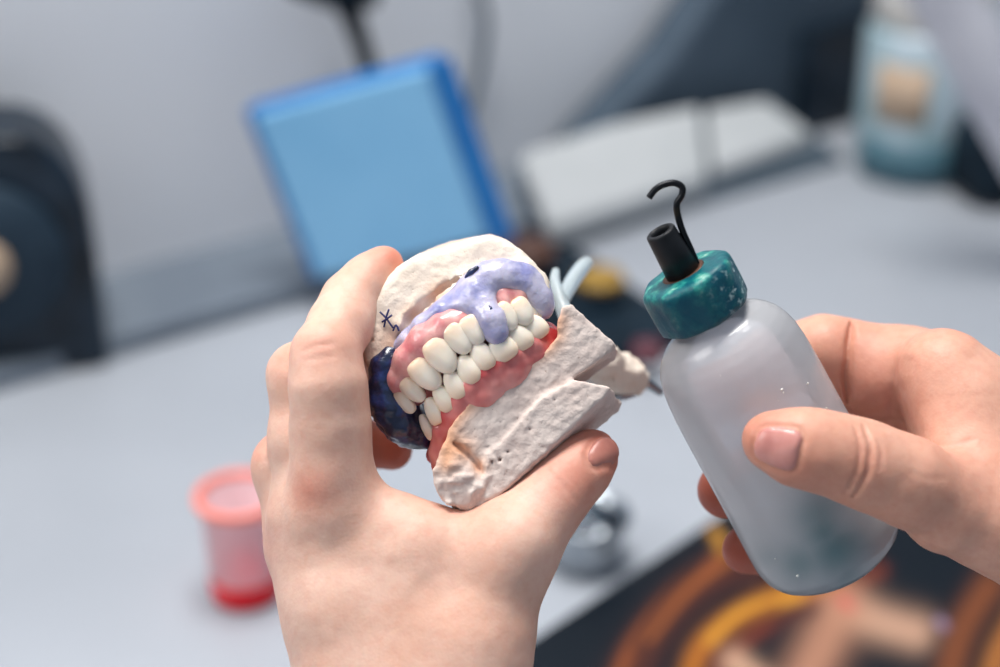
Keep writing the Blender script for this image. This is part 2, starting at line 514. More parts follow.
L_palm = [
    [(326, 496, 22, 38), (350, 600, 30, 48), (400, 740, 45, 62), (425, 900, 75, 74)],
    [(306, 520, 2, 36), (338, 610, 20, 47), (372, 740, 40, 60), (405, 900, 75, 72)],
    [(303, 550, -20, 32), (368, 730, 30, 50), (402, 900, 65, 68)],
    [(310, 582, -46, 28), (374, 730, 14, 42), (412, 900, 60, 62)],
    [(350, 506, 24, 36), (430, 546, 30, 38), (500, 558, 38, 42)],
    [(404, 560, 28, 50), (430, 740, 50, 70), (440, 900, 75, 78)],
    [(504, 558, 36, 44), (476, 640, 44, 56), (462, 740, 48, 72), (470, 900, 75, 78)],
]
L_fingers = [
    [(334, 505, 30, 40), (332, 460, 36, 38), (331, 425, 42, 37.5), (328, 385, 48, 36), (325, 354, 43, 31.5), (340, 325, 12, 30), (351, 301, -14, 27), (370, 280, -28, 23.5), (384, 265, -34, 19)],
    [(308, 512, -4, 35), (305, 440, -2, 34), (302, 377, -4, 33), (318, 366, -52, 28), (350, 360, -118, 26), (390, 356, -140, 22)],
    [(300, 540, -28, 32), (288, 466, -34, 33), (308, 445, -90, 29), (350, 440, -140, 25), (392, 449, -142, 21)],
    [(308, 570, -54, 30), (304, 520, -88, 27), (325, 500, -140, 24), (355, 498, -160, 20)],
    [(503, 558, 38, 43), (520, 535, 36, 41), (545, 507, 25, 34), (567, 481, 15, 31), (585, 463, 8, 28), (594, 454, 4, 23)],
]
lh = build_hand('left_hand', L_palm, L_fingers, 0.008, 0.005, 0.0007, M['skin_left'],
    creases=[([(300, 352, 75), (318, 345, 75), (340, 343, 72)], 2.0, 1.0),
             ([(298, 362, 75), (318, 358, 80), (338, 355, 78)], 1.6, 0.8),
             ([(548, 470, 45), (566, 488, 48), (580, 505, 40)], 2.0, 1.2),
             ([(555, 466, 45), (572, 482, 46), (586, 498, 38)], 1.6, 0.8)],
    nails=[(4, (602, 455, 22), (0.64, 0.66, -0.1), (0.62, -0.5, 0.6), 24, 19, M['nail_shaded'])],
    bumps=[(316, 488, 70, 26, 4), (300, 520, 48, 24, 3), (400, 540, 80, 60, -4), (520, 548, 85, 30, 3)],
    spots=[(314, 490, 66, 24, 0.55), (322, 345, 74, 26, 0.3), (283, 345, 30, 26, 0.45), (395, 256, -20, 26, 0.6), (394, 449, -125, 60, 0.9), (602, 450, 15, 40, 0.85), (575, 478, 40, 42, 0.55), (575, 500, 25, 30, 0.5), (262, 445, -25, 26, 0.4), (275, 540, 10, 36, 0.25), (470, 505, 40, 40, 0.2), (566, 490, 30, 30, 0.3)])  # knuckles are red; thumb-tip spots also paint in the casts' shade

R_palm = [
    [(944, 378, -22, 50), (1010, 440, -15, 60), (1090, 520, 0, 70), (1220, 660, 10, 82)],
    [(956, 424, -22, 44), (1040, 500, -10, 66), (1180, 650, 0, 80)],
    [(985, 480, -70, 36), (1060, 545, -40, 56), (1170, 680, -10, 76)],
    [(950, 506, 58, 48), (1000, 515, 42, 58), (1100, 565, 20, 76), (1220, 660, 20, 84)],
    [(962, 410, 6, 34), (970, 470, 34, 40)],
]
R_fingers = [
    [(938, 376, -50, 46), (906, 376, -90, 47), (876, 372, -100, 46), (848, 358, -104, 35), (822, 354, -106, 37), (770, 365, -112, 30), (715, 396, -108, 26), (694, 412, -92, 20)],
    [(950, 420, -75, 42), (885, 418, -120, 37), (820, 440, -130, 32), (765, 470, -112, 30), (740, 484, -98, 30), (724, 490, -88, 27)],
    [(960, 465, -100, 38), (890, 480, -140, 34), (820, 520, -140, 30), (768, 545, -108, 26), (746, 550, -96, 24)],
    [(990, 480, -105, 32), (920, 490, -150, 27), (860, 510, -155, 24), (826, 530, -150, 20)],
    [(950, 504, 62, 47), (905, 480, 82, 42), (880, 470, 90, 39.5), (858, 462, 96, 40), (836, 455, 100, 37), (812, 450, 104, 37), (792, 446, 105, 34), (769, 440, 103, 27)],
]
rh = build_hand('right_hand', R_palm, R_fingers, 0.008, 0.0025, 0.00062, M['skin_right_shaded'],
    creases=[([(864, 420, 130), (872, 446, 138), (868, 472, 138), (852, 500, 124)], 3.0, 3.2),
             ([(855, 424, 130), (861, 446, 138), (858, 470, 138), (844, 496, 124)], 2.6, 2.4),
             ([(877, 436, 130), (882, 452, 135), (878, 474, 132)], 2.2, 1.6),
             ([(856, 318, -70), (848, 345, -68), (846, 375, -66), (852, 410, -70)], 4.5, 8.0),
             ([(902, 350, -46), (895, 375, -42), (896, 402, -34), (912, 450, -10)], 7.0, 4.5), ([(905, 470, 128), (925, 478, 118), (950, 478, 110)], 2.0, 0.7), ([(925, 450, 60), (950, 446, 50), (975, 436, 40)], 3.0, 1.2), ([(930, 545, 90), (960, 560, 80)], 2.0, 1.0), ([(915, 530, 100), (950, 548, 90)], 2.0, 0.8)],
    nails=[(4, (776, 447, 132), (-0.97, 0.16, 0.05), (-0.12, -0.16, 1.0), 24, 21, M['nail'])],
    bumps=[(876, 385, -60, 28, 5), (828, 345, -75, 24, 4), (930, 480, 120, 34, 2), (905, 520, 110, 26, 3), (985, 500, 110, 30, -3)],
    spots=[(800, 470, 120, 40, 0.3), (760, 430, 110, 30, 0.4), (868, 330, -40, 36, 0.35), (870, 400, -40, 60, 0.45), (722, 490, -80, 60, 0.95), (745, 550, -85, 50, 0.95), (688, 412, -80, 40, 0.8), (862, 462, 130, 20, 0.3), (950, 470, 60, 50, 0.2), (940, 335, -20, 30, 0.2)])  # spots on fingertips and behind the thumb also put shade into the skin

lh['label'] = 'paler left hand curled round the dental casts'
rh['label'] = 'redder right hand closed round the bottle'

# ------------------------------------------------------------------ squeeze bottle
A_ = C(708, 318, 36)
axd = unit(C(708 + 130, 318 + 240, 36 - 86) - A_)
side = unit(np.array([0.905, 0.425, 0]) - axd * np.dot([0.905, 0.425, 0], axd))
fro = np.cross(side, axd)
if fro[2] < 0: fro = -fro
KD = 0.84
bottle = empty('squeeze_bottle', cw(A_ + axd * 311 * U)[0], 'milky translucent squeeze bottle with teal screw cap and hooked wire, held in the right hand', 'bottle')
def ring(ctr, ra, rb, n=64, wob=None):
    a = np.linspace(0, 2 * math.pi, n, endpoint=False)
    rr = 1.0 if wob is None else wob(a)
    return ctr + np.outer(np.cos(a) * ra * rr, side) + np.outer(np.sin(a) * rb * rr, fro)
def loft(rings, closed_ends=True):
    n = len(rings[0]); V = np.concatenate(rings); Fs = []
    for i in range(len(rings) - 1):
        for j in range(n):
            Fs.append((i * n + j, i * n + (j + 1) % n, (i + 1) * n + (j + 1) % n, (i + 1) * n + j))
    if closed_ends:
        Fs.append(tuple(range(n))); Fs.append(tuple((len(rings) - 1) * n + j for j in range(n)))
    return V, Fs
prof = [(-6, 34), (2, 36), (5, 42), (10, 51), (16, 58), (24, 64.5), (34, 69.5), (46, 73), (62, 75), (90, 76.5), (130, 77), (170, 77.5), (210, 78), (244, 79), (268, 79), (284, 75.5), (296, 68), (304, 58), (309, 46), (311, 35), (309, 24), (306, 10)]
pt = np.array(prof, float)
ts = []
for i in range(len(pt) - 1):
    for s_ in np.linspace(0, 1, 6, endpoint=False): ts.append(pt[i] * (1 - s_) + pt[i + 1] * s_)
ts.append(pt[-1]); ts = np.array(ts)
for _ in range(2): ts[1:-1] = (ts[:-2] + 2 * ts[1:-1] + ts[2:]) / 4
def bottle_rings(off):
    rs = []
    for t, r in ts:
        if off and t < 6: continue
        tt = min(t, 311 - off) if off else t
        r2 = max(r - off, 3)
        rs.append(ring(A_ + axd * tt * U, r2 * U, r2 * U * KD, 72, lambda a: 1 + 0.012 * np.cos(4 * a)))
    return rs
def teal_of(V):
    r = np.zeros(len(V))
    for x, y, z, rad, a_ in ((832, 548, 10, 30, .8), (816, 514, 34, 26, .7), (800, 562, 10, 22, .6), (845, 572, 0, 20, .5), (822, 530, 30, 22, .8), (770, 560, 10, 14, .3)):
        r = np.maximum(r, a_ * np.exp(-(np.linalg.norm((V - C(x, y, z)) * (1, 1, 0.35), axis=1) / (rad * U)) ** 2))
    return r
outer, inner = bottle_rings(0), bottle_rings(4)
V1, F1 = loft(outer); V2, F2 = loft(inner)
mesh_obj('bottle_body', cw(V1), F1, M['milky'], bottle, attrs={'teal': teal_of(V1)})
# liquid that has run to the low end: bottle interior below a world-horizontal plane
g = Grid(V1.min(0) - 0.002, V1.max(0) + 0.002, 0.0008)
rx, ry, rz = g.X - A_[0], g.Y - A_[1], g.Z - A_[2]
ta = rx * axd[0] + ry * axd[1] + rz * axd[2]
sa = rx * side[0] + ry * side[1] + rz * side[2]
fa = rx * fro[0] + ry * fro[1] + rz * fro[2]
rprof = np.interp(ta, pt[:20, 0] * U, (pt[:20, 1] - 7) * U)
din = np.maximum(np.sqrt(sa ** 2 + (fa / KD) ** 2) - rprof, ta - 301 * U)
lv = C(760, 508, 0); wz = np.array([0, UP[2], math.sin(PITCH)])      # world up in camera axes
dl = smax(din, (g.X - lv[0]) * wz[0] + (g.Y - lv[1]) * wz[1] + (g.Z - lv[2]) * wz[2], 0.003)
Vl, Fl = g.mesh(dl)
teal = np.zeros(len(Vl))
for x, y, z, r, a_ in ((828, 548, -10, 34, 1.0), (815, 512, 10, 30, 0.8), (800, 560, 0, 26, 0.7), (840, 575, -20, 26, 0.7)):
    teal = np.maximum(teal, a_ * np.exp(-(np.linalg.norm((Vl - C(x, y, z)) * (1, 1, 0.4), axis=1) / (r * U)) ** 2))
mesh_obj('cloudy_liquid', cw(Vl), Fl, M['liquid'], bottle, attrs={'teal': teal})
# small white specks stuck to the wall
rs_ = np.random.RandomState(3)
specks = [(760, 368, 3), (762, 371, 2), (757, 378, 2.2), (790, 366, 1.6), (812, 394, 1.8), (744, 396, 1.6), (700, 352, 1.3), (822, 530, 2.4), (828, 523, 1.8), (820, 540, 2), (795, 572, 3), (830, 565, 1.6), (773, 556, 1.4), (735, 350, 1.5)]
SV, SF = [], []
for (sx, sy, sr) in specks:
    p = C(sx, sy, 0); t = np.dot(p - A_, axd); s2 = np.dot(p - A_, side); R = np.interp(t / U, pt[:, 0], pt[:, 1]) * U
    p0 = A_ + axd * t + side * s2 + fro * (math.sqrt(max(R * R - s2 * s2, 1e-8)) * KD)
    n0 = len(SV)
    ico = [(0, 0, 1), (0, 0, -1)] + [(math.cos(k * math.pi / 3), math.sin(k * math.pi / 3), 0) for k in range(6)]
    for q in ico: SV.append(p0 + sr * 0.6 * U * (side * q[0] * rs_.uniform(0.6, 1.4) + axd * q[1] * rs_.uniform(0.6, 1.4) + fro * q[2] * 0.5))
    for k in range(6): SF += [(n0, n0 + 2 + k, n0 + 2 + (k + 1) % 6), (n0 + 1, n0 + 2 + (k + 1) % 6, n0 + 2 + k)]
M['speck'] = simple('speck', srgb(236, 236, 230), None, rough=0.6)
mesh_obj('plaster_speck', cw(np.array(SV)), SF, M['speck'], bottle)['kind'] = 'stuff'
# cap: low, octagon-rounded, worn
wob = lambda a: 1 + 0.024 * np.cos(8 * a + 0.4) + 0.006 * np.cos(16 * a)
capr = [(-5, 38), (-4, 43), (-6, 46), (-10, 46.5), (-22, 47), (-40, 47), (-46, 46.6), (-50, 45), (-52.3, 42), (-53, 38), (-53, 28), (-53, 16), (-53, 6)]
rr = [ring(A_ + axd * t * U, r * U, r * U, 96, wob) for t, r in capr]
Vc, Fc = loft(rr)
tv = (Vc - A_) @ axd / U
mesh_obj('screw_cap', cw(Vc), Fc, M['teal_cap'], bottle, attrs={'wear': np.clip((-tv - 42) / 8, 0, 1), 'glint': np.clip((Vc - A_) @ side / (40 * U), 0, 1) ** 1.5})
def tube(path, radii, n=20, closed=True):
    path = np.array(path, float); rings = []; prev = None
    for i in range(len(path)):
        t = unit(path[min(i + 1, len(path) - 1)] - path[max(i - 1, 0)])
        u = np.cross(t, [0.2, 0.1, 1.0] if prev is None else np.cross(prev, t)); u = unit(u) if prev is None else unit(prev - t * np.dot(prev, t))
        prev = u; v = np.cross(t, u); a = np.linspace(0, 2 * math.pi, n, endpoint=False)
        rings.append(path[i] + radii[i] * (np.outer(np.cos(a), u) + np.outer(np.sin(a), v)))
    return loft(rings, closed)
nb, nt_ = C(684, 274, 50), C(660, 231, 68)
nd = nt_ - nb
q = [(0, 17.5), (0.5, 16.2), (0.95, 15), (0.985, 14.6), (1.0, 13.6), (1.0, 10.5), (0.9, 10), (0.6, 9.5)]
path = [nb + nd * t for t, r in q]
rings = []
u_ = unit(np.cross(nd, [0, 0, 1])); v_ = unit(np.cross(nd, u_))
for t, r in q:
    a = np.linspace(0, 2 * math.pi, 40, endpoint=False)
    rings.append(nb + nd * t + r * U * (np.outer(np.cos(a), u_) + np.outer(np.sin(a), v_)))
Vn, Fn = loft(rings)
mesh_obj('nozzle', cw(Vn), Fn, M['black_plastic'], bottle)
q = [(-0.02, 14), (-0.02, 22), (0.03, 22.5), (0.06, 20), (0.06, 15)]
rings = [nb + nd * t + r * U * (np.outer(np.cos(a), u_) + np.outer(np.sin(a), v_)) for t, r in q]
Vn, Fn = loft(rings)
mesh_obj('copper_ring', cw(Vn), Fn, M['copper'], bottle)
def smooth_path(pts, n=8):
    P = np.array(pts, float); out = []
    for i in range(len(P) - 1):
        p0, p1, p2, p3 = P[max(i - 1, 0)], P[i], P[i + 1], P[min(i + 2, len(P) - 1)]
        for t in np.linspace(0, 1, n, endpoint=False):
            out.append(0.5 * (2 * p1 + (p2 - p0) * t + (2 * p0 - 5 * p1 + 4 * p2 - p3) * t * t + (3 * p1 - p0 - 3 * p2 + p3) * t ** 3))
    out.append(P[-1]); return np.array(out)
hp = smooth_path([C(*p) for p in [(700, 272, 50), (691, 250, 58), (683, 232, 66), (678, 216, 72), (677, 204, 75), (682, 195, 77), (682, 187, 78), (674, 183, 79), (663, 185, 80), (655, 190, 80), (649, 198, 80)]])
Vn, Fn = tube(hp, [3.3 * U] * len(hp), 12)
mesh_obj('wire_hook', cw(Vn), Fn, M['wire'], bottle)

# ------------------------------------------------------------------ dental casts
HC = 0.00055
cc = cw(C(440, 330, -20))[0]
upper = empty('upper_dental_cast', cw(C(440, 330, -20))[0], 'upper plaster dental cast with purple wax and pink gum, on top of the lower cast', 'dental model')
lower = empty('lower_dental_cast', cw(C(520, 450, -20))[0], 'lower plaster dental cast with red-pink gum and thick slab base, beneath the upper cast', 'dental model')
up_poly = [(369, 303), (383, 284), (397, 269), (418, 256), (436, 250), (454, 244), (474, 239), (493, 236), (510, 241), (522, 250), (534, 261), (547, 279), (552, 305), (535, 325), (500, 335), (460, 350), (420, 366), (400, 372), (384, 378), (374, 376), (366, 362), (361, 343)]
g = Grid(C(350, 420, -125) - 0.004, C(565, 225, 40) + 0.004, HC)
d = g.prism(up_poly, 10, -112, shear=(0.05, 0.06), r=0.0022, plane=(0.12, 0.18))
d = smin(d, g.chain([(430, 330, -5, 26), (470, 305, 2, 26), (512, 296, -5, 24)], 0.003), 0.004)
groove = g.chain([(400, 338, 8, 4), (410, 320, 9, 6), (426, 306, 8, 7.5), (444, 293, 7, 7.5), (458, 284, 7, 5), (467, 278, 8, 3)], 0.001)
d = smax(d, -groove, 0.0008)
for (x, y, z, r) in ((424, 272, 14, 2.5), (405, 292, 12, 1.6), (446, 262, 16, 1.4), (470, 250, 14, 1.6), (388, 318, 10, 1.6), (372, 340, 8, 2.2), (371, 327, 8, 2), (380, 360, 5, 2.5), (500, 248, 14, 1.4), (432, 283, 16, 1.2)):
    d = np.maximum(d, -g.ell(C(x, y, z), (r * 1.6 * U, r * U, r * 2 * U)))
d = d + 0.0003 * vnoise(g, 320, 3) + 0.00022 * vnoise(g, 800, 4) + 0.0004 * vnoise(g, 110, 5)
V, Fq = g.mesh(d)
tint = np.clip(tone_spots(V, [(400, 345, 10, 22, 0.7), (366, 360, -10, 26, 0.8), (440, 296, 8, 14, 0.9), (415, 316, 6, 12, 0.9)]) + 0.55 * np.clip(-(V[:, 2] / U + 10) / 30, 0, 1), 0, 1)  # brown tint paints the shade of the groove and receding sides
mesh_obj('plaster_base', cw(V), Fq, M['plaster'], upper, attrs={'tint': tint})
M['mark'] = simple('mark', srgb(38, 40, 96), None, rough=0.5)

def blob(name, chains, mat, parent, k=0.003, h=HC, nz=0.0003, extra=None, zsq=1.0):
    g = grid_for([p for c in chains for p in c], h, 0.003)
    d = None
    for c in chains:
        e = g.chain(c, k)
        d = e if d is None else smin(d, e, k)
    d = d + nz * vnoise(g, 300, 6) + nz * 0.7 * vnoise(g, 620, 8)
    if extra: d = extra(g, d)
    V, Fq = g.mesh(d)
    return mesh_obj(name, cw(V), Fq, mat, parent)
blob('purple_wax', [
    [(398, 346, 6, 6), (411, 340, 11, 10), (427, 327, 15, 12), (447, 313, 18, 13), (465, 302, 22, 15), (479, 292, 24, 15)],
    [(476, 288, 22, 16), (488, 280, 22, 17), (504, 277, 18, 16), (522, 282, 12, 16), (535, 292, 4, 13), (542, 303, -4, 8)],
    [(476, 296, 34, 12), (484, 308, 40, 10), (492, 320, 44, 12), (496, 332, 44, 13)],
    [(422, 326, 27, 7), (442, 312, 32, 6), (464, 307, 36, 6), (478, 312, 40, 6)],
    [(532, 293, 14, 12), (540, 302, 12, 11), (543, 310, 10, 9)],
], M['wax'], upper, nz=0.0002)
blob('dark_wax', [
    [(392, 352, 2, 9), (384, 366, 4, 12), (382, 388, 2, 14), (390, 408, 0, 16), (402, 424, -6, 16), (420, 434, -12, 13)],
    [(390, 372, -12, 18), (396, 405, -20, 22), (416, 430, -24, 18), (428, 436, -26, 10)],
], M['wax_dark'], upper, nz=0.0005)
# the small dark blobs of wax and the pencilled sign on the plaster
blob('dark_wax', [[(480, 298, 46, 1.4), (485, 305, 50, 1.8), (482, 313, 52, 1.4)], [(486, 303, 50, 1.2), (491, 308, 54, 1.6), (489, 314, 55, 1.2)]], M['wax_dark'], upper, k=0.0003, h=0.0003, nz=0.00008)
blob('dark_wax', [[(534, 312, 14, 6), (541, 309, 12, 6), (544, 303, 10, 4)]], M['wax_dark'], upper, nz=0.0002)
blob('dark_wax', [[(466, 277, 34, 1.6), (471, 272, 36, 2.6), (477, 268, 36, 2.0)]], M['wax_dark'], upper, k=0.0003, h=0.0003, nz=0.0002)
UT = [(404.5, 402, 13, 19, 28, 50, 32), (413, 390, 23, 21, 30, 47, 24), (426, 374, 35, 29, 37, 48, 14), (441.5, 355.5, 43, 31, 39, 55, 8),
      (458, 339, 46, 26, 34, 52, 2), (472.5, 330.5, 45, 27, 31, 59, -4), (505, 317, 40, 25, 30, 52, -8), (521, 312, 33, 26, 29, 55, -14), (531, 308, 20, 15, 22, 60, -18)]
LT = [(427, 427, 10, 14, 28, 240, 40), (433.5, 411, 23, 19, 29, 243, 30), (443.5, 398, 32, 21, 30, 236, 22), (455, 384, 38, 23, 31, 240, 14), (468.5, 369, 42, 25, 31, 236, 8),
      (482, 356, 43, 25, 30, 240, 2), (502, 348, 41, 30, 28, 236, -4), (519, 338, 34, 28, 27, 240, -10), (534, 328, 25, 29, 26, 236, -14)]
def papillae(T, sx, dz):
    out = []
    for a, b in zip(T, T[1:]):
        mx_, my_, mz = (a[0] + b[0]) / 2, (a[1] + b[1]) / 2, (a[2] + b[2]) / 2
        if abs(a[0] - b[0]) > 24: continue
        out.append([(mx_ + sx * 4, my_ + sx * 6, mz + dz, 2.0), (mx_ + sx * 8, my_ + sx * 12, mz + dz - 3, 4.0), (mx_ + sx * 13, my_ + sx * 19, mz + dz - 9, 7)])
    return out
blob('gum', papillae(UT, -1, 3) + [
    [(397, 396, 2, 9), (400, 380, 11, 13), (410, 360, 20, 16), (426, 342, 28, 18), (445, 328, 33, 17), (463, 319, 33, 13), (476, 316, 29, 10)],
    [(489, 300, 26, 10), (501, 297, 24, 13), (518, 296, 17, 13), (530, 306, 10, 9)],
    [(408, 400, -8, 10), (428, 386, 4, 12), (455, 362, 12, 12), (490, 338, 12, 12), (530, 318, 0, 10)],
    [(404, 384, -5, 12), (430, 352, 2, 20), (470, 337, 8, 18), (520, 315, 0, 14)],
], M['gum'], upper, k=0.0014, nz=0.00018)
blob('gum', papillae(LT, 1, 3) + [
    [(438, 468, 2, 6), (439, 452, 5, 9), (445, 433, 10, 12), (460, 412, 17, 18), (483, 391, 20, 22), (508, 371, 18, 22), (533, 354, 9, 20), (551, 341, -2, 13)],
    [(452, 404, 26, 8), (466, 388, 33, 9), (481, 374, 34, 10), (499, 363, 33, 10), (517, 352, 27, 10), (533, 342, 20, 10), (548, 334, 8, 8)],
    [(436, 455, -16, 10), (452, 420, -4, 16), (500, 365, 2, 20), (545, 335, -10, 14)],
], M['gum_red'], lower, k=0.0016, nz=0.00018)

Rv = unit([0.84, 0.54, 0]); Uv = unit([-0.54, 0.84, 0.0]); Zv = np.array([0, 0, 1.0])
nu, nv = 28, 18
def tooth(px, py, z, w, h, ang, yaw, parent, up, mat=None, dep=0.7, til=0.12):
    """w,h in pixels (true width, height); ang: image angle of the long axis from the neck to the biting edge, degrees clockwise from +x"""
    a = math.radians(ang)
    ed = np.array([math.cos(a), -math.sin(a), 0])
    tg = np.array([-ed[1], ed[0], 0]) * (1 if ed[1] < 0 else -1)      # points right in the picture
    y = math.radians(yaw)
    X = tg * math.cos(y) + Zv * math.sin(y); N = Zv * math.cos(y) - tg * math.sin(y)
    E = unit(ed - N * til * (1 if up else -1) * 0 + N * (-til))
    N = unit(N - E * np.dot(N, E))
    c = C(px, py, z); V = []; neck = []
    for i in range(nv + 1):
        ph = math.pi * i / nv
        for j in range(nu):
            th = 2 * math.pi * j / nu
            sp = lambda v, e: math.copysign(abs(v) ** e, v)
            x = sp(math.sin(ph), 0.5 if i > nv / 2 else 0.6) * sp(math.cos(th), 0.85); n = sp(math.sin(ph), 0.7) * sp(math.sin(th), 0.9); e = sp(math.cos(ph), 0.8)
            tp = 0.92 - 0.16 * e - 0.10 * e * e
            x *= tp; n *= (1.0 - 0.28 * (1 - e) / 2)
            n += 0.05 * math.cos(x * 7) * (n > 0) * (e > 0)
            V.append(c + (X * x * w / 2 + E * e * h / 2 + N * n * w * dep / 2) * U * 1.0); neck.append(min(1, max(0, (-e - 0.1) * 0.8)) if False else min(1, max(0, (-e + 0.0) * 0.7)))
    Fs = [(i * nu + j, i * nu + (j + 1) % nu, (i + 1) * nu + (j + 1) % nu, (i + 1) * nu + j) for i in range(nv) for j in range(nu)]
    return mesh_obj('tooth', cw(np.array(V)), Fs, M['tooth'], parent, attrs={'neck': neck})
for t in UT: tooth(*t, upper, True)
for t in LT: tooth(*t, lower, False)

l1 = [(446, 462), (446, 444), (450, 428), (460, 413), (473, 399), (488, 387), (508, 368), (528, 357), (547, 347), (556, 336), (556, 320), (561, 306), (569, 303), (590, 322), (612, 342), (609, 349), (590, 363), (571, 378), (560, 420), (500, 480), (470, 486), (448, 480)]
l2 = [(437, 470), (446, 444), (460, 450), (478, 464), (500, 440), (540, 395), (571, 377), (590, 381), (606, 385), (602, 393), (590, 404), (545, 449), (498, 494), (486, 502), (468, 505), (450, 501), (440, 490), (435, 480)]
g = Grid(C(425, 515, -115) - 0.004, C(645, 295, 50) + 0.004, HC)
d1 = g.prism(l1, 33, -60, shear=(-0.10, -0.14), r=0.0006, plane=(-0.10, 0.05))
d2 = g.prism(l2, 42, -50, shear=(-0.22, -0.22), r=0.0005, plane=(-0.05, 0.05))
low_ang = g.chain([(452, 470, 34, 13), (474, 486, 36, 12)], 0.003)
rough_reg = tone_spots
d = smin(d1, smin(d2, low_ang, 0.004), 0.0016)
ctr = C(466, 484, 44)
mask = np.exp(-((g.X - ctr[0]) ** 2 + (g.Y - ctr[1]) ** 2) / (34 * U) ** 2)
d = d + (0.00022 + 0.0008 * mask) * vnoise(g, 760, 9) + 0.00018 * vnoise(g, 900, 4) + 0.00025 * vnoise(g, 130, 5)
d = d + 0.0018 * np.exp(-(g.polyd([(452, 442, 40), (466, 452, 42), (476, 464, 44), (484, 476, 46)]) / (3.2 * U)) ** 2)
for (x, y, r) in ((500, 422, 1.6), (488, 448, 1.3), (520, 400, 1.2), (530, 430, 1.4), (500, 460, 2), (508, 452, 1.4), (555, 400, 1.2), (492, 462, 1.6), (575, 345, 1.2)):
    d = np.maximum(d, -g.ell(C(x, y, 44), (r * 1.3 * U, r * U, 10 * U)))
V, Fq = g.mesh(d)
edge = [(446, 462), (446, 444), (450, 428), (460, 413), (473, 399), (488, 387), (508, 368), (528, 357), (547, 347), (556, 336), (558, 320)]
E_ = np.array([C(x, y, 30)[:2] for x, y in edge]); dm = np.full(len(V), 1.0)
for a, b in zip(E_, E_[1:]):
    e = b - a; t = np.clip(((V[:, :2] - a) @ e) / (e @ e), 0, 1)
    dm = np.minimum(dm, np.linalg.norm(V[:, :2] - a - t[:, None] * e, axis=1))
tint = np.clip(0.8 * np.exp(-(dm / (11 * U)) ** 2) + tone_spots(V, [(462, 450, 40, 14, 0.8), (478, 466, 40, 10, 0.8)]), 0, 1)
mesh_obj('plaster_base', cw(V), Fq, M['plaster_grey'], lower, attrs={'tint': tint})

# pencil sign on the upper plaster: thin strokes
def stroke(pts, r, mat, parent, name):
    p = smooth_path([C(*q) for q in pts], 4)
    V, Fs = tube(p, [r * U] * len(p), 8)
    return V, Fs
SV, SF, off = [], [], 0
for s_ in ([(380, 312, 9), (386, 318, 11), (393, 328, 12)], [(389, 309, 11), (386, 318, 11), (384, 327, 9)], [(382, 322, 9), (388, 318, 12), (392, 315, 12)], [(393, 331, 12), (396, 325, 13), (399, 331, 14)]):
    v, f = stroke(s_, 1.0, None, None, None); SV.append(v); SF += [tuple(i + off for i in q) for q in f]; off += len(v)
mesh_obj('blue_pencil_mark', cw(np.concatenate(SV)), SF, M['mark'], upper)

# articulator behind the casts
art = empty('articulator', cw(C(630, 375, -190))[0], 'whitish articulator arm with rough plaster and metal pins, behind the casts on the right', 'articulator')
blob('plaster_lump', [[(560, 345, -100, 18), (600, 360, -150, 18), (622, 374, -190, 17), (640, 382, -210, 11)], [(606, 372, -170, 14), (628, 386, -195, 12)]], M['plaster'], art, h=0.0009, nz=0.0012)
def cam_tube(pts, r, mat, name, parent, n=12):
    p = smooth_path([C(*q) for q in pts], 6)
    rr = np.interp(np.linspace(0, 1, len(p)), np.linspace(0, 1, len(r)), r) * U
    V, Fs = tube(p, rr, n)
    return mesh_obj(name, cw(V), Fs, mat, parent)
cam_tube([(636, 376, -205), (648, 384, -212), (662, 393, -218)], [7, 6, 4], M['metal'], 'metal_pin', art)
cam_tube([(600, 398, -190), (622, 396, -195), (638, 392, -200)], [4, 5, 4], M['metal'], 'metal_pin', art)
cam_tube([(568, 320, -90), (560, 300, -105), (555, 282, -120), (556, 270, -130)], [10, 8, 6, 4], M['clear'], 'plastic_prong', art)
cam_tube([(562, 300, -110), (572, 282, -160), (582, 268, -200), (588, 262, -210)], [8, 9, 9, 7], M['clear'], 'plastic_prong', art)

# ------------------------------------------------------------------ the room
def slab(name, pts_top, thick, mat, parent=None):
    """pts_top: world corners of the top face; thickness downwards"""
    P = np.array(pts_top); n = len(P)
    V = np.concatenate([P, P - [0, 0, thick]])
    Fs = [tuple(range(n)), tuple(range(2 * n - 1, n - 1, -1))] + [(i, i + n, (i + 1) % n + n, (i + 1) % n) for i in range(n)]
    return mesh_obj(name, V, Fs, mat, parent, smooth=False)
wa, wb = G(60, 305), G(300, 240)                # foot of the back wall
wd = unit(wb - wa); wn = np.array([wd[1], -wd[0], 0])   # towards the room
if wn[1] > 0: wn = -wn
def OW(px, py, out=0.0):
    r = RT * (px - 500) / F - UP * (py - 333.5) / F + FW
    return CAM + r * (((wa + wn * out) - CAM) @ wn / (r @ wn))
def onwall(s, up, out=0.0): return wa + wd * s + wn * out + np.array([0, 0, up])
dk = slab('desk', [onwall(-1.2, 0, 0.0006), onwall(2.2, 0, 0.0006), onwall(2.2, 0, 1.9), onwall(-1.2, 0, 1.9)], 0.03, M['desk'])
tag(dk, 'wide pale grey desk top running under everything to the back wall', 'desk')
V = np.array([onwall(-1.2, -0.75), onwall(2.4, -0.75), onwall(2.4, 1.9), onwall(-1.2, 1.9), onwall(-1.2, -0.75, -0.08), onwall(2.4, -0.75, -0.08), onwall(2.4, 1.9, -0.08), onwall(-1.2, 1.9, -0.08)])
wl = mesh_obj('wall_back', V, [(0, 1, 2, 3), (4, 7, 6, 5), (0, 4, 5, 1), (1, 5, 6, 2), (2, 6, 7, 3), (3, 7, 4, 0)], M['wall'], smooth=False); wl['kind'] = 'structure'
V = np.array([onwall(-1.2, 0.0005), onwall(0.5, 0.0005), onwall(0.5, 0.0005, 0.085), onwall(-1.2, 0.0005, 0.085)])
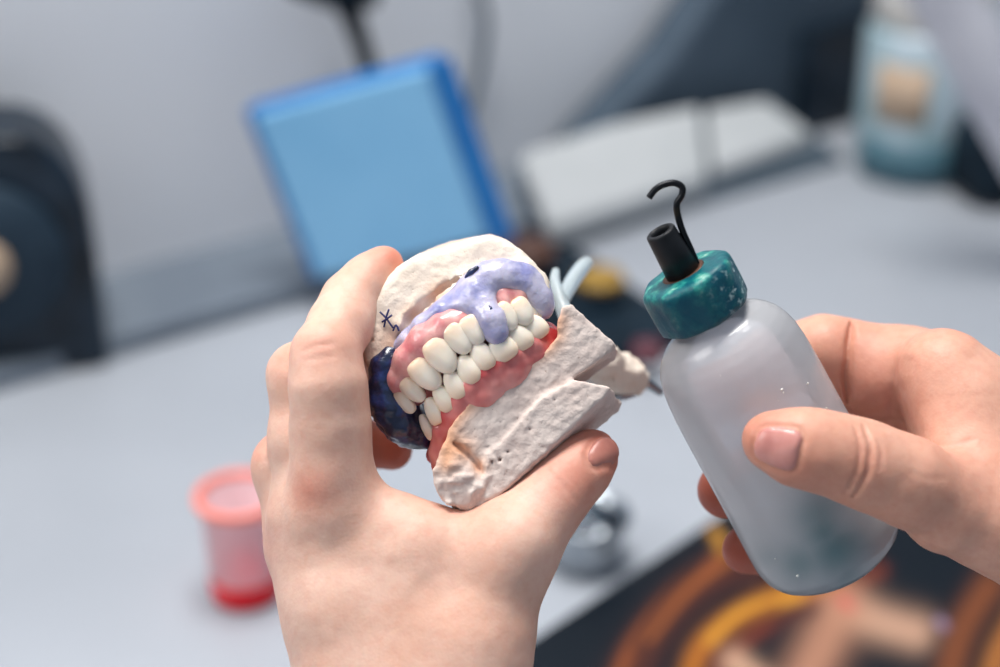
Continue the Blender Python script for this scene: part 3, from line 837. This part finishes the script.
lg = slab('desk_strip_1', V + [0, 0, 0.012], 0.0115, M['mid_grey']); lg['kind'] = 'structure'  # mid-grey raised strip on the desk along the wall foot
fl = slab('floor', [(-3, -2, -0.75), (3, -2, -0.75), (3, 3.5, -0.75), (-3, 3.5, -0.75)], 0.05, M['mid_grey']); fl['kind'] = 'structure'

def obox(name, c, ax, half, mat, parent=None, bev=0.002):
    """box: centre, three unit axes, half sizes (world)"""
    V = np.array([c + ax[0] * half[0] * i + ax[1] * half[1] * j + ax[2] * half[2] * k for i in (-1, 1) for j in (-1, 1) for k in (-1, 1)])
    Fs = [(0, 1, 3, 2), (4, 6, 7, 5), (0, 4, 5, 1), (2, 3, 7, 6), (0, 2, 6, 4), (1, 5, 7, 3)]
    o = mesh_obj(name, V, Fs, mat, parent, smooth=False)
    return bevel(o, bev, 3)
def lathe(name, base, profile, mat, parent=None, axis=(0, 0, 1), n=48, attrs=None):
    axis = unit(axis); u = unit(np.cross(axis, [0.3, 1, 0.2])); v = np.cross(axis, u)
    a = np.linspace(0, 2 * math.pi, n, endpoint=False)
    rings = [base + axis * h + r * (np.outer(np.cos(a), u) + np.outer(np.sin(a), v)) for r, h in profile]
    V, Fs = loft(rings)
    return mesh_obj(name, V, Fs, mat, parent)

def foot(px):
    lo_, hi_ = 0.0, 320.0
    for _ in range(40):
        m_ = (lo_ + hi_) / 2
        if (G(px, m_) - wa) @ wn < 0: lo_ = m_
        else: hi_ = m_
    return lo_
# blue box, leaning
TL, BL = OW(240, 114, 0.07), OW(309, 284, 0.10)
Yv = unit(BL - TL); Nn = unit(wn + np.array([0, 0, 0.25]) - Yv * np.dot(wn + np.array([0, 0, 0.25]), Yv))
ray = RT * (430 - 500) / F - UP * (62 - 333.5) / F + FW
TRp = CAM + ray * (((TL - CAM) @ Yv) / (ray @ Yv))
X = unit(TRp - TL); Nn = unit(np.cross(X, Yv)); Nn = Nn if Nn @ FW < 0 else -Nn
wX, hY = np.linalg.norm(TRp - TL), np.linalg.norm(BL - TL)
ctr = TL + X * wX / 2 + Yv * hY / 2
bb = empty('blue_box', BL, 'light blue box with darker blue sides, tilted and leaning behind the casts', 'box')
obox('front_panel', ctr + X * 0.003 - Nn * 0.004, (X, Yv, Nn), (wX / 2 - 0.006, hY / 2 - 0.003, 0.006), M['blue_light'], bb)
obox('box_body', ctr - Nn * 0.014, (X, Yv, Nn), (wX / 2, hY / 2, 0.009), M['blue_dark'], bb)
S2 = unit(X + Nn * 0.1)
obox('side_flap', TL + X * wX + Yv * hY / 2 + S2 * 0.006, (S2, Yv, np.cross(S2, Yv)), (0.007, hY / 2, 0.0025), M['blue_dark'], bb, 0.001)

# black round-topped machine at the left edge
mo = G(20, 378); md = np.array([0, 0, 1.0]); mx = unit(np.array([1, 0.25, 0])); mf = np.cross(mx, md)
if mf[1] > 0: mf = -mf
mach = empty('bench_machine', mo, 'black round-topped bench machine with a dark grey disc and tan hub at the left edge', 'machine')
def arch(wid, hgt, dep, off, mat, name, rr=0.5):
    """rounded-top body profile swept in depth"""
    pr = [(-wid, 0), (wid, 0)]
    for k in range(13):
        a = math.pi * k / 12
        pr.append((wid * abs(math.cos(a)) ** 0.75 * (1 if math.cos(a) > 0 else -1), hgt * 0.5 + hgt * 0.5 * math.sin(a) ** 0.75))
    Pn = len(pr); V = []
    for s_ in (0, 1):
        for (a, b) in pr: V.append(mo + mx * a + md * b + mf * (off - dep * s_))
    Fs = [tuple(range(Pn)), tuple(range(2 * Pn - 1, Pn - 1, -1))] + [(i, i + Pn, (i + 1) % Pn + Pn, (i + 1) % Pn) for i in range(Pn)]
    return bevel(mesh_obj(name, np.array(V), Fs, mat, mach, smooth=False), 0.006, 3)
arch(0.052, 0.150, 0.06, 0.0, M['navy_gloss'], 'machine_body')
hubc = mo + mx * -0.011 + md * 0.078 + mf * 0.002
lathe('grey_disc', hubc, [(0.002, 0), (0.046, 0), (0.048, 0.003), (0.046, 0.008), (0.020, 0.009), (0.002, 0.009)], M['slate'], mach, axis=mf)
lathe('tan_hub', hubc + mf * 0.009, [(0.002, 0), (0.017, 0), (0.016, 0.005), (0.002, 0.006)], M['tan'], mach, axis=mf)

# lamp stem and cables against the wall above the blue box
st = empty('bench_lamp', OW(386, 160, .018), 'dark blurred lamp stem rising behind the top of the blue box', 'lamp')
def wtube(pts, r, mat, name, parent=None, n=14):
    p = smooth_path([OW(*q) for q in pts], 6)
    rr = np.interp(np.linspace(0, 1, len(p)), np.linspace(0, 1, len(r)), r)
    V, Fs = tube(p, rr, n)
    return mesh_obj(name, V, Fs, mat, parent)
wtube([(330, -10, .03), (346, 4, .025), (362, 45, .02), (374, 90, .02), (386, 160, .018), (392, 205, .018)], [0.008, 0.008, 0.006, 0.006, 0.006, 0.006], M['navy'], 'lamp_arm', st)
wtube([(290, -20, .04), (335, -10, .04), (372, -8, .04)], [0.008, 0.012, 0.010], M['navy'], 'lamp_head', st)
ca = wtube([(470, -30, .01), (486, 15, .01), (482, 60, .01), (470, 110, .01), (466, 150, .01), (472, 188, .012)], [0.003, 0.003], M['tray'], 'cable')
tag(ca, 'thin grey cable hanging on the wall right of the blue box top', 'cable')

lathe('lamp_base', onwall(np.dot(G(398, foot(398)) - wa, wd), 0.0131, 0.04), [(0.002, 0), (0.032, 0), (0.034, 0.003), (0.030, 0.008), (0.008, 0.010), (0.006, 0.014), (0.002, 0.014)], M['navy'], st)
# dark cluttered tray behind the casts with coloured bits
a, b, c_, d_ = G(452, 262), G(568, 258), G(692, 345), G(560, 400)
tr = slab('utility_tray', np.array([a, b, c_, d_]) + [0, 0, 0.014], 0.0135, M['navy']); bevel(tr, 0.004, 3)
tag(tr, 'low dark navy tray on the desk behind the casts', 'tray')
ja = empty('pot', G(526, 280, 0.0142), 'small brown pot on the far end of the navy tray', 'pot')
lathe('pot_body', G(526, 280, 0.0142), [(0.002, 0), (0.016, 0), (0.018, 0.006), (0.018, 0.016)], M['navy_gloss'], ja)
lathe('pot_lid', G(526, 280, 0.0142) + [0, 0, 0.016], [(0.019, 0), (0.019, 0.006), (0.017, 0.009), (0.002, 0.009)], M['brown'], ja)
jb = empty('pot', G(600, 300, 0.0142), 'small pot with yellow lid on the navy tray, right of the casts', 'pot')
lathe('pot_body', G(600, 300, 0.0142), [(0.002, 0), (0.012, 0), (0.014, 0.004), (0.014, 0.012)], M['slate'], jb)
lathe('pot_lid', G(600, 300, 0.0142) + [0, 0, 0.012], [(0.015, 0), (0.015, 0.004), (0.013, 0.006), (0.002, 0.006)], M['yellow'], jb)
bo = lathe('bung', G(648, 358, 0.0142), [(0.002, 0), (0.010, 0), (0.009, 0.008), (0.004, 0.010), (0.002, 0.010)], simple('dull_red', srgb(92, 44, 56), None), None)
tag(bo, 'small dull red bung on the near corner of the navy tray', 'stopper')

# papers on a grey board at the back, right
a, b, c_, d_ = G(518, 163, 0.042), G(775, 103, 0.038), None, G(556, 238, 0.008)
r_ = RT * (846 - 500) / F - UP * (158 - 333.5) / F + FW
pn_ = np.cross(b - a, d_ - a)
c_ = CAM + r_ * (((a - CAM) @ pn_) / (r_ @ pn_))
P = np.array([a, b, c_, d_]); Q = P.copy(); Q[:, 2] = 0.0005
bd = mesh_obj('board', np.concatenate([P, Q]), [(0, 1, 2, 3), (7, 6, 5, 4)] + [(i, i + 4, (i + 1) % 4 + 4, (i + 1) % 4) for i in range(4)], M['tray'], smooth=False); bevel(bd, 0.003)
tag(bd, 'dark grey sloping board on the desk under the white papers', 'board')
pn = unit(np.cross(b - a, d_ - a)); pn = pn if pn[2] > 0 else -pn
def PL(px, py, off):
    r = RT * (px - 500) / F - UP * (py - 333.5) / F + FW
    o_ = a + np.array([0, 0, off])
    return CAM + r * (((o_ - CAM) @ pn) / (r @ pn))
pc = [PL(520, 152, 0.02), PL(612, 122, 0.02), PL(700, 104, 0.02), PL(708, 172, 0.02), PL(550, 226, 0.02)]
pa = slab('paper_stack', np.array(pc), 0.0165, M['paper']); bevel(pa, 0.004); tag(pa, 'large stack of white papers on the left half of the grey board', 'paper')
pc = [PL(706, 108, 0.0145), PL(766, 98, 0.0145), PL(812, 132, 0.0145), PL(714, 168, 0.0145)]
pb = slab('paper_stack', np.array(pc), 0.0105, M['paper']); bevel(pb, 0.003); tag(pb, 'thinner stack of white papers on the right end of the grey board', 'paper')

# dark bag at the back
bc = G(745, foot(745)) + wn * 0.045
bx = wd; by = -wn
bg = empty('equipment_case', bc, 'dark navy case with slanted front at the back, above the papers', 'case')
P2 = [(-0.20, 0.0), (0.10, 0), (0.10, 0.20), (-0.02, 0.20), (-0.12, 0.09), (-0.20, 0.035)]
V = []
for s_ in (0, 1):
    for (p, q_) in P2: V.append(bc + bx * p + md * q_ + by * 0.040 * s_)
n = len(P2)
bevel(mesh_obj('case_body', np.array(V), [tuple(range(n)), tuple(range(2 * n - 1, n - 1, -1))] + [(i, i + n, (i + 1) % n + n, (i + 1) % n) for i in range(n)], M['case_grey'], bg, smooth=False), 0.012, 3)
obox('case_front', bc + md * 0.045 + bx * 0.055 + wn * 0.006, (bx, by, md), (0.05, 0.006, 0.042), M['navy_gloss'], bg, 0.005)


# pale jar with tan patch, upper right
jc = G(912, 168)
jr = empty('jar', jc, 'pale blue-grey jar with a tan patch and cream lid at upper right', 'jar')
lathe('jar_body', jc, [(0.002, 0), (0.041, 0), (0.044, 0.006), (0.045, 0.04), (0.045, 0.108), (0.040, 0.116)], M['jar'], jr)
lathe('jar_lid', jc + [0, 0, 0.116], [(0.041, 0), (0.042, 0.002), (0.042, 0.026), (0.039, 0.030), (0.002, 0.030)], M['lid'], jr)
def patch(ctr, r, a0, a1, z0, z1, mat, name, parent):
    V, Fs = [], []; n = 16
    for i in range(n + 1):
        a = a0 + (a1 - a0) * i / n
        for (zz, rr) in ((z0, r), (z1, r), (z1, r - 0.001), (z0, r - 0.001)): V.append(ctr + np.array([rr * math.cos(a), rr * math.sin(a), zz]))
    for i in range(n):
        for k in range(4): Fs.append((i * 4 + k, i * 4 + (k + 1) % 4, (i + 1) * 4 + (k + 1) % 4, (i + 1) * 4 + k))
    Fs += [(0, 1, 2, 3), (n * 4 + 3, n * 4 + 2, n * 4 + 1, n * 4)]
    return mesh_obj(name, np.array(V), Fs, mat, parent)
patch(jc, 0.0462, math.radians(212), math.radians(262), 0.050, 0.092, M['tan'], 'tan_label', jr)
patch(jc, 0.0461, math.radians(200), math.radians(300), 0.004, 0.035, simple('teal_band', srgb(66, 104, 118), None), 'teal_band', jr)
# white cloth roll and navy-purple pouch at the right edge
ro = obox('paper_roll', Wd(985, 70, 1.02), (unit([0.55, 0, -0.83]), unit([0.83, 0.0, 0.55]), np.array([0, 1.0, 0])), (0.10, 0.020, 0.020), M['white_cloth'], None, 0.018)
tag(ro, 'white roll leaning at the top right corner, right of the jar', 'roll')
pu = obox('pouch', G(1010, 195) + [0, 0, 0.032], (unit([1, 0.3, 0]), unit([-0.3, 1, 0]), np.array([0, 0, 1.0])), (0.045, 0.03, 0.032), M['navy'], None, 0.02)
tag(pu, 'navy pouch with purple flap on the desk at the right edge', 'pouch')
pf = obox('purple_flap', G(1012, 150) + [0, 0, 0.05], (unit([1, 0.3, 0]), unit([-0.3, 1, 0]), np.array([0, 0, 1.0])), (0.022, 0.02, 0.015), M['purple'], pu, 0.01)
pf.location = Vector(G(1010, 195) + [0.0, 0.0, 0.055]) - pu.location

# small pink cup, lower left
cb = G(247, 592)
cup = empty('plastic_cup', cb, 'small frosted pink cup with red bottom on the desk beside the left hand', 'cup')
def ann(r0, h0): return (r0, h0)
lathe('cup_wall', cb, [(0.0130, 0.0006), (0.0155, 0.0006), (0.0160, 0.002), (0.0178, 0.052), (0.0190, 0.0545), (0.0170, 0.0545), (0.0150, 0.003), (0.002, 0.0025)], M['cup'], cup)
lathe('red_liquid', cb, [(0.002, 0.003), (0.0148, 0.0032), (0.0152, 0.012), (0.002, 0.0122)], M['cup_red'], cup)
lathe('red_foot', cb, [(0.002, 0), (0.0160, 0), (0.0168, 0.004), (0.0166, 0.013), (0.0160, 0.013), (0.0156, 0.001)], M['cup_red'], cup)
a_ = np.linspace(0, 2 * math.pi, 48, endpoint=False)
p = np.stack([np.cos(a_) * 0.0188, np.sin(a_) * 0.0188, np.full(48, 0.0545)], 1) + cb
V, Fs = [], []
for i in range(48):
    er = np.array([math.cos(a_[i]), math.sin(a_[i]), 0])
    for k in range(10):
        b_ = 2 * math.pi * k / 10; V.append(p[i] + 0.0022 * (er * math.cos(b_) + md * math.sin(b_)))
for i in range(48):
    for k in range(10): Fs.append((i * 10 + k, i * 10 + (k + 1) % 10, ((i + 1) % 48) * 10 + (k + 1) % 10, ((i + 1) % 48) * 10 + k))
mesh_obj('cup_rim', np.array(V), Fs, M['peach'], cup)

# shiny metal cup behind the thumb
tb = G(585, 560)
ti = lathe('metal_cup', tb, [(0.002, 0), (0.016, 0), (0.018, 0.002), (0.019, 0.020), (0.021, 0.026), (0.022, 0.027), (0.020, 0.028), (0.0175, 0.020), (0.016, 0.004), (0.002, 0.003)], M['metal'])
tag(ti, 'small shiny metal cup on the desk behind the left thumb', 'cup')

# magazine, lower right
mc = [G(520, 652), G(706, 534), G(1075, 470), G(1280, 800)]
mc = [G(520, 655), G(702, 534), G(1120, 560), G(1040, 900)]
m0, m1, m3 = mc[0], mc[1], None
ex = unit(m1 - m0); ey = np.array([ex[1], -ex[0], 0])      # towards lower right
Lx, Ly = 0.42, 0.30
o0 = m1 + ex * 0.14 - ex * Lx
n1, n2 = 260, 200
uu, vv = np.meshgrid(np.linspace(0, Lx, n1), np.linspace(0, Ly, n2), indexing='ij')
Pg = o0 + uu[..., None] * ex + vv[..., None] * ey + np.array([0, 0, 0.004])
Pg = Pg.reshape(-1, 3)
rel = Pg - CAM; dep = rel @ FW
# the printed picture is laid out once in page coordinates taken from the desk plane
qx = 500 + F * (rel @ RT) / dep; qy = 333.5 - F * (rel @ UP) / dep
ink = np.tile(np.array(srgb(6, 17, 27)[:3]), (len(Pg), 1))
def lin(c): return np.array(srgb(*c)[:3])
def brush(pts, width, col, amt):
    global ink
    dmin = np.full(len(Pg), 1e9)
    P = smooth_path([(x, y, 0) for x, y in pts], 6)[:, :2]
    for a, b in zip(P, P[1:]):
        e = b - a; t = np.clip(((qx - a[0]) * e[0] + (qy - a[1]) * e[1]) / max(e @ e, 1e-9), 0, 1)
        dmin = np.minimum(dmin, np.hypot(qx - a[0] - t * e[0], qy - a[1] - t * e[1]))
    m = (amt * np.exp(-(dmin / width) ** 2))[:, None]
    ink = ink * (1 - m) + lin(col) * m
brush([(760, 560), (700, 590), (655, 640), (620, 700)], 22, (80, 38, 26), 0.65)
brush([(720, 560), (670, 600), (630, 650), (610, 700)], 8, (140, 74, 36), 0.7)
brush([(840, 588), (790, 594), (738, 616), (700, 650), (684, 700)], 11, (176, 104, 30), 0.85)
brush([(800, 596), (745, 612), (712, 640)], 7, (206, 146, 46), 0.75)
brush([(880, 570), (830, 600), (760, 630), (710, 680)], 8, (110, 46, 30), 0.8)
brush([(714, 532), (720, 540), (722, 548)], 6, (190, 134, 46), 0.8)
brush([(742, 588), (700, 612), (668, 652), (652, 700)], 4, (14, 16, 24), 0.8)
brush([(700, 566), (664, 604), (634, 650)], 3, (20, 18, 24), 0.7)
brush([(776, 604), (736, 626), (708, 660)], 3.5, (110, 52, 26), 0.8)
brush([(730, 560), (690, 590), (650, 640)], 3, (168, 96, 44), 0.6)
brush([(860, 598), (812, 606), (772, 622)], 4, (60, 30, 24), 0.7)
brush([(850, 610), (880, 622), (915, 632)], 20, (186, 146, 122), 0.9)
brush([(840, 610), (820, 650), (800, 690)], 26, (170, 122, 98), 0.9)
brush([(735, 662), (770, 690)], 14, (190, 150, 124), 0.9)
brush([(842, 600), (850, 606)], 6, (190, 90, 80), 0.8)
brush([(940, 622), (944, 626)], 5, (150, 130, 160), 0.8)
brush([(990, 585), (965, 625), (950, 670), (940, 720)], 15, (122, 68, 38), 0.85)
brush([(1030, 600), (1000, 650), (985, 700)], 12, (166, 104, 50), 0.85)
brush([(775, 640), (790, 620), (815, 610)], 6, (40, 26, 34), 0.7)
top = len(Pg)
Fg = []
idx = np.arange(n1 * n2).reshape(n1, n2)
Q = np.stack([idx[:-1, :-1], idx[1:, :-1], idx[1:, 1:], idx[:-1, 1:]], -1).reshape(-1, 4)
Pb = Pg - [0, 0, 0.0036]
ring_i = np.concatenate([idx[:-1, 0], idx[-1, :-1], idx[:0:-1, -1], idx[0, :0:-1]])
nx = np.roll(ring_i, -1)
Qs = np.stack([ring_i, ring_i + top, nx + top, nx], -1)
allF = np.concatenate([Q[:, ::-1], Q + top, Qs])
mg = mesh_obj('magazine', np.concatenate([Pg, Pb]), allF, M['print'], None, smooth=False, attrs={'ink': np.concatenate([ink, np.tile(lin((200, 200, 200)), (top, 1))])})
tag(mg, 'dark glossy magazine with orange and skin-toned print, lying on the desk below the bottle', 'magazine')
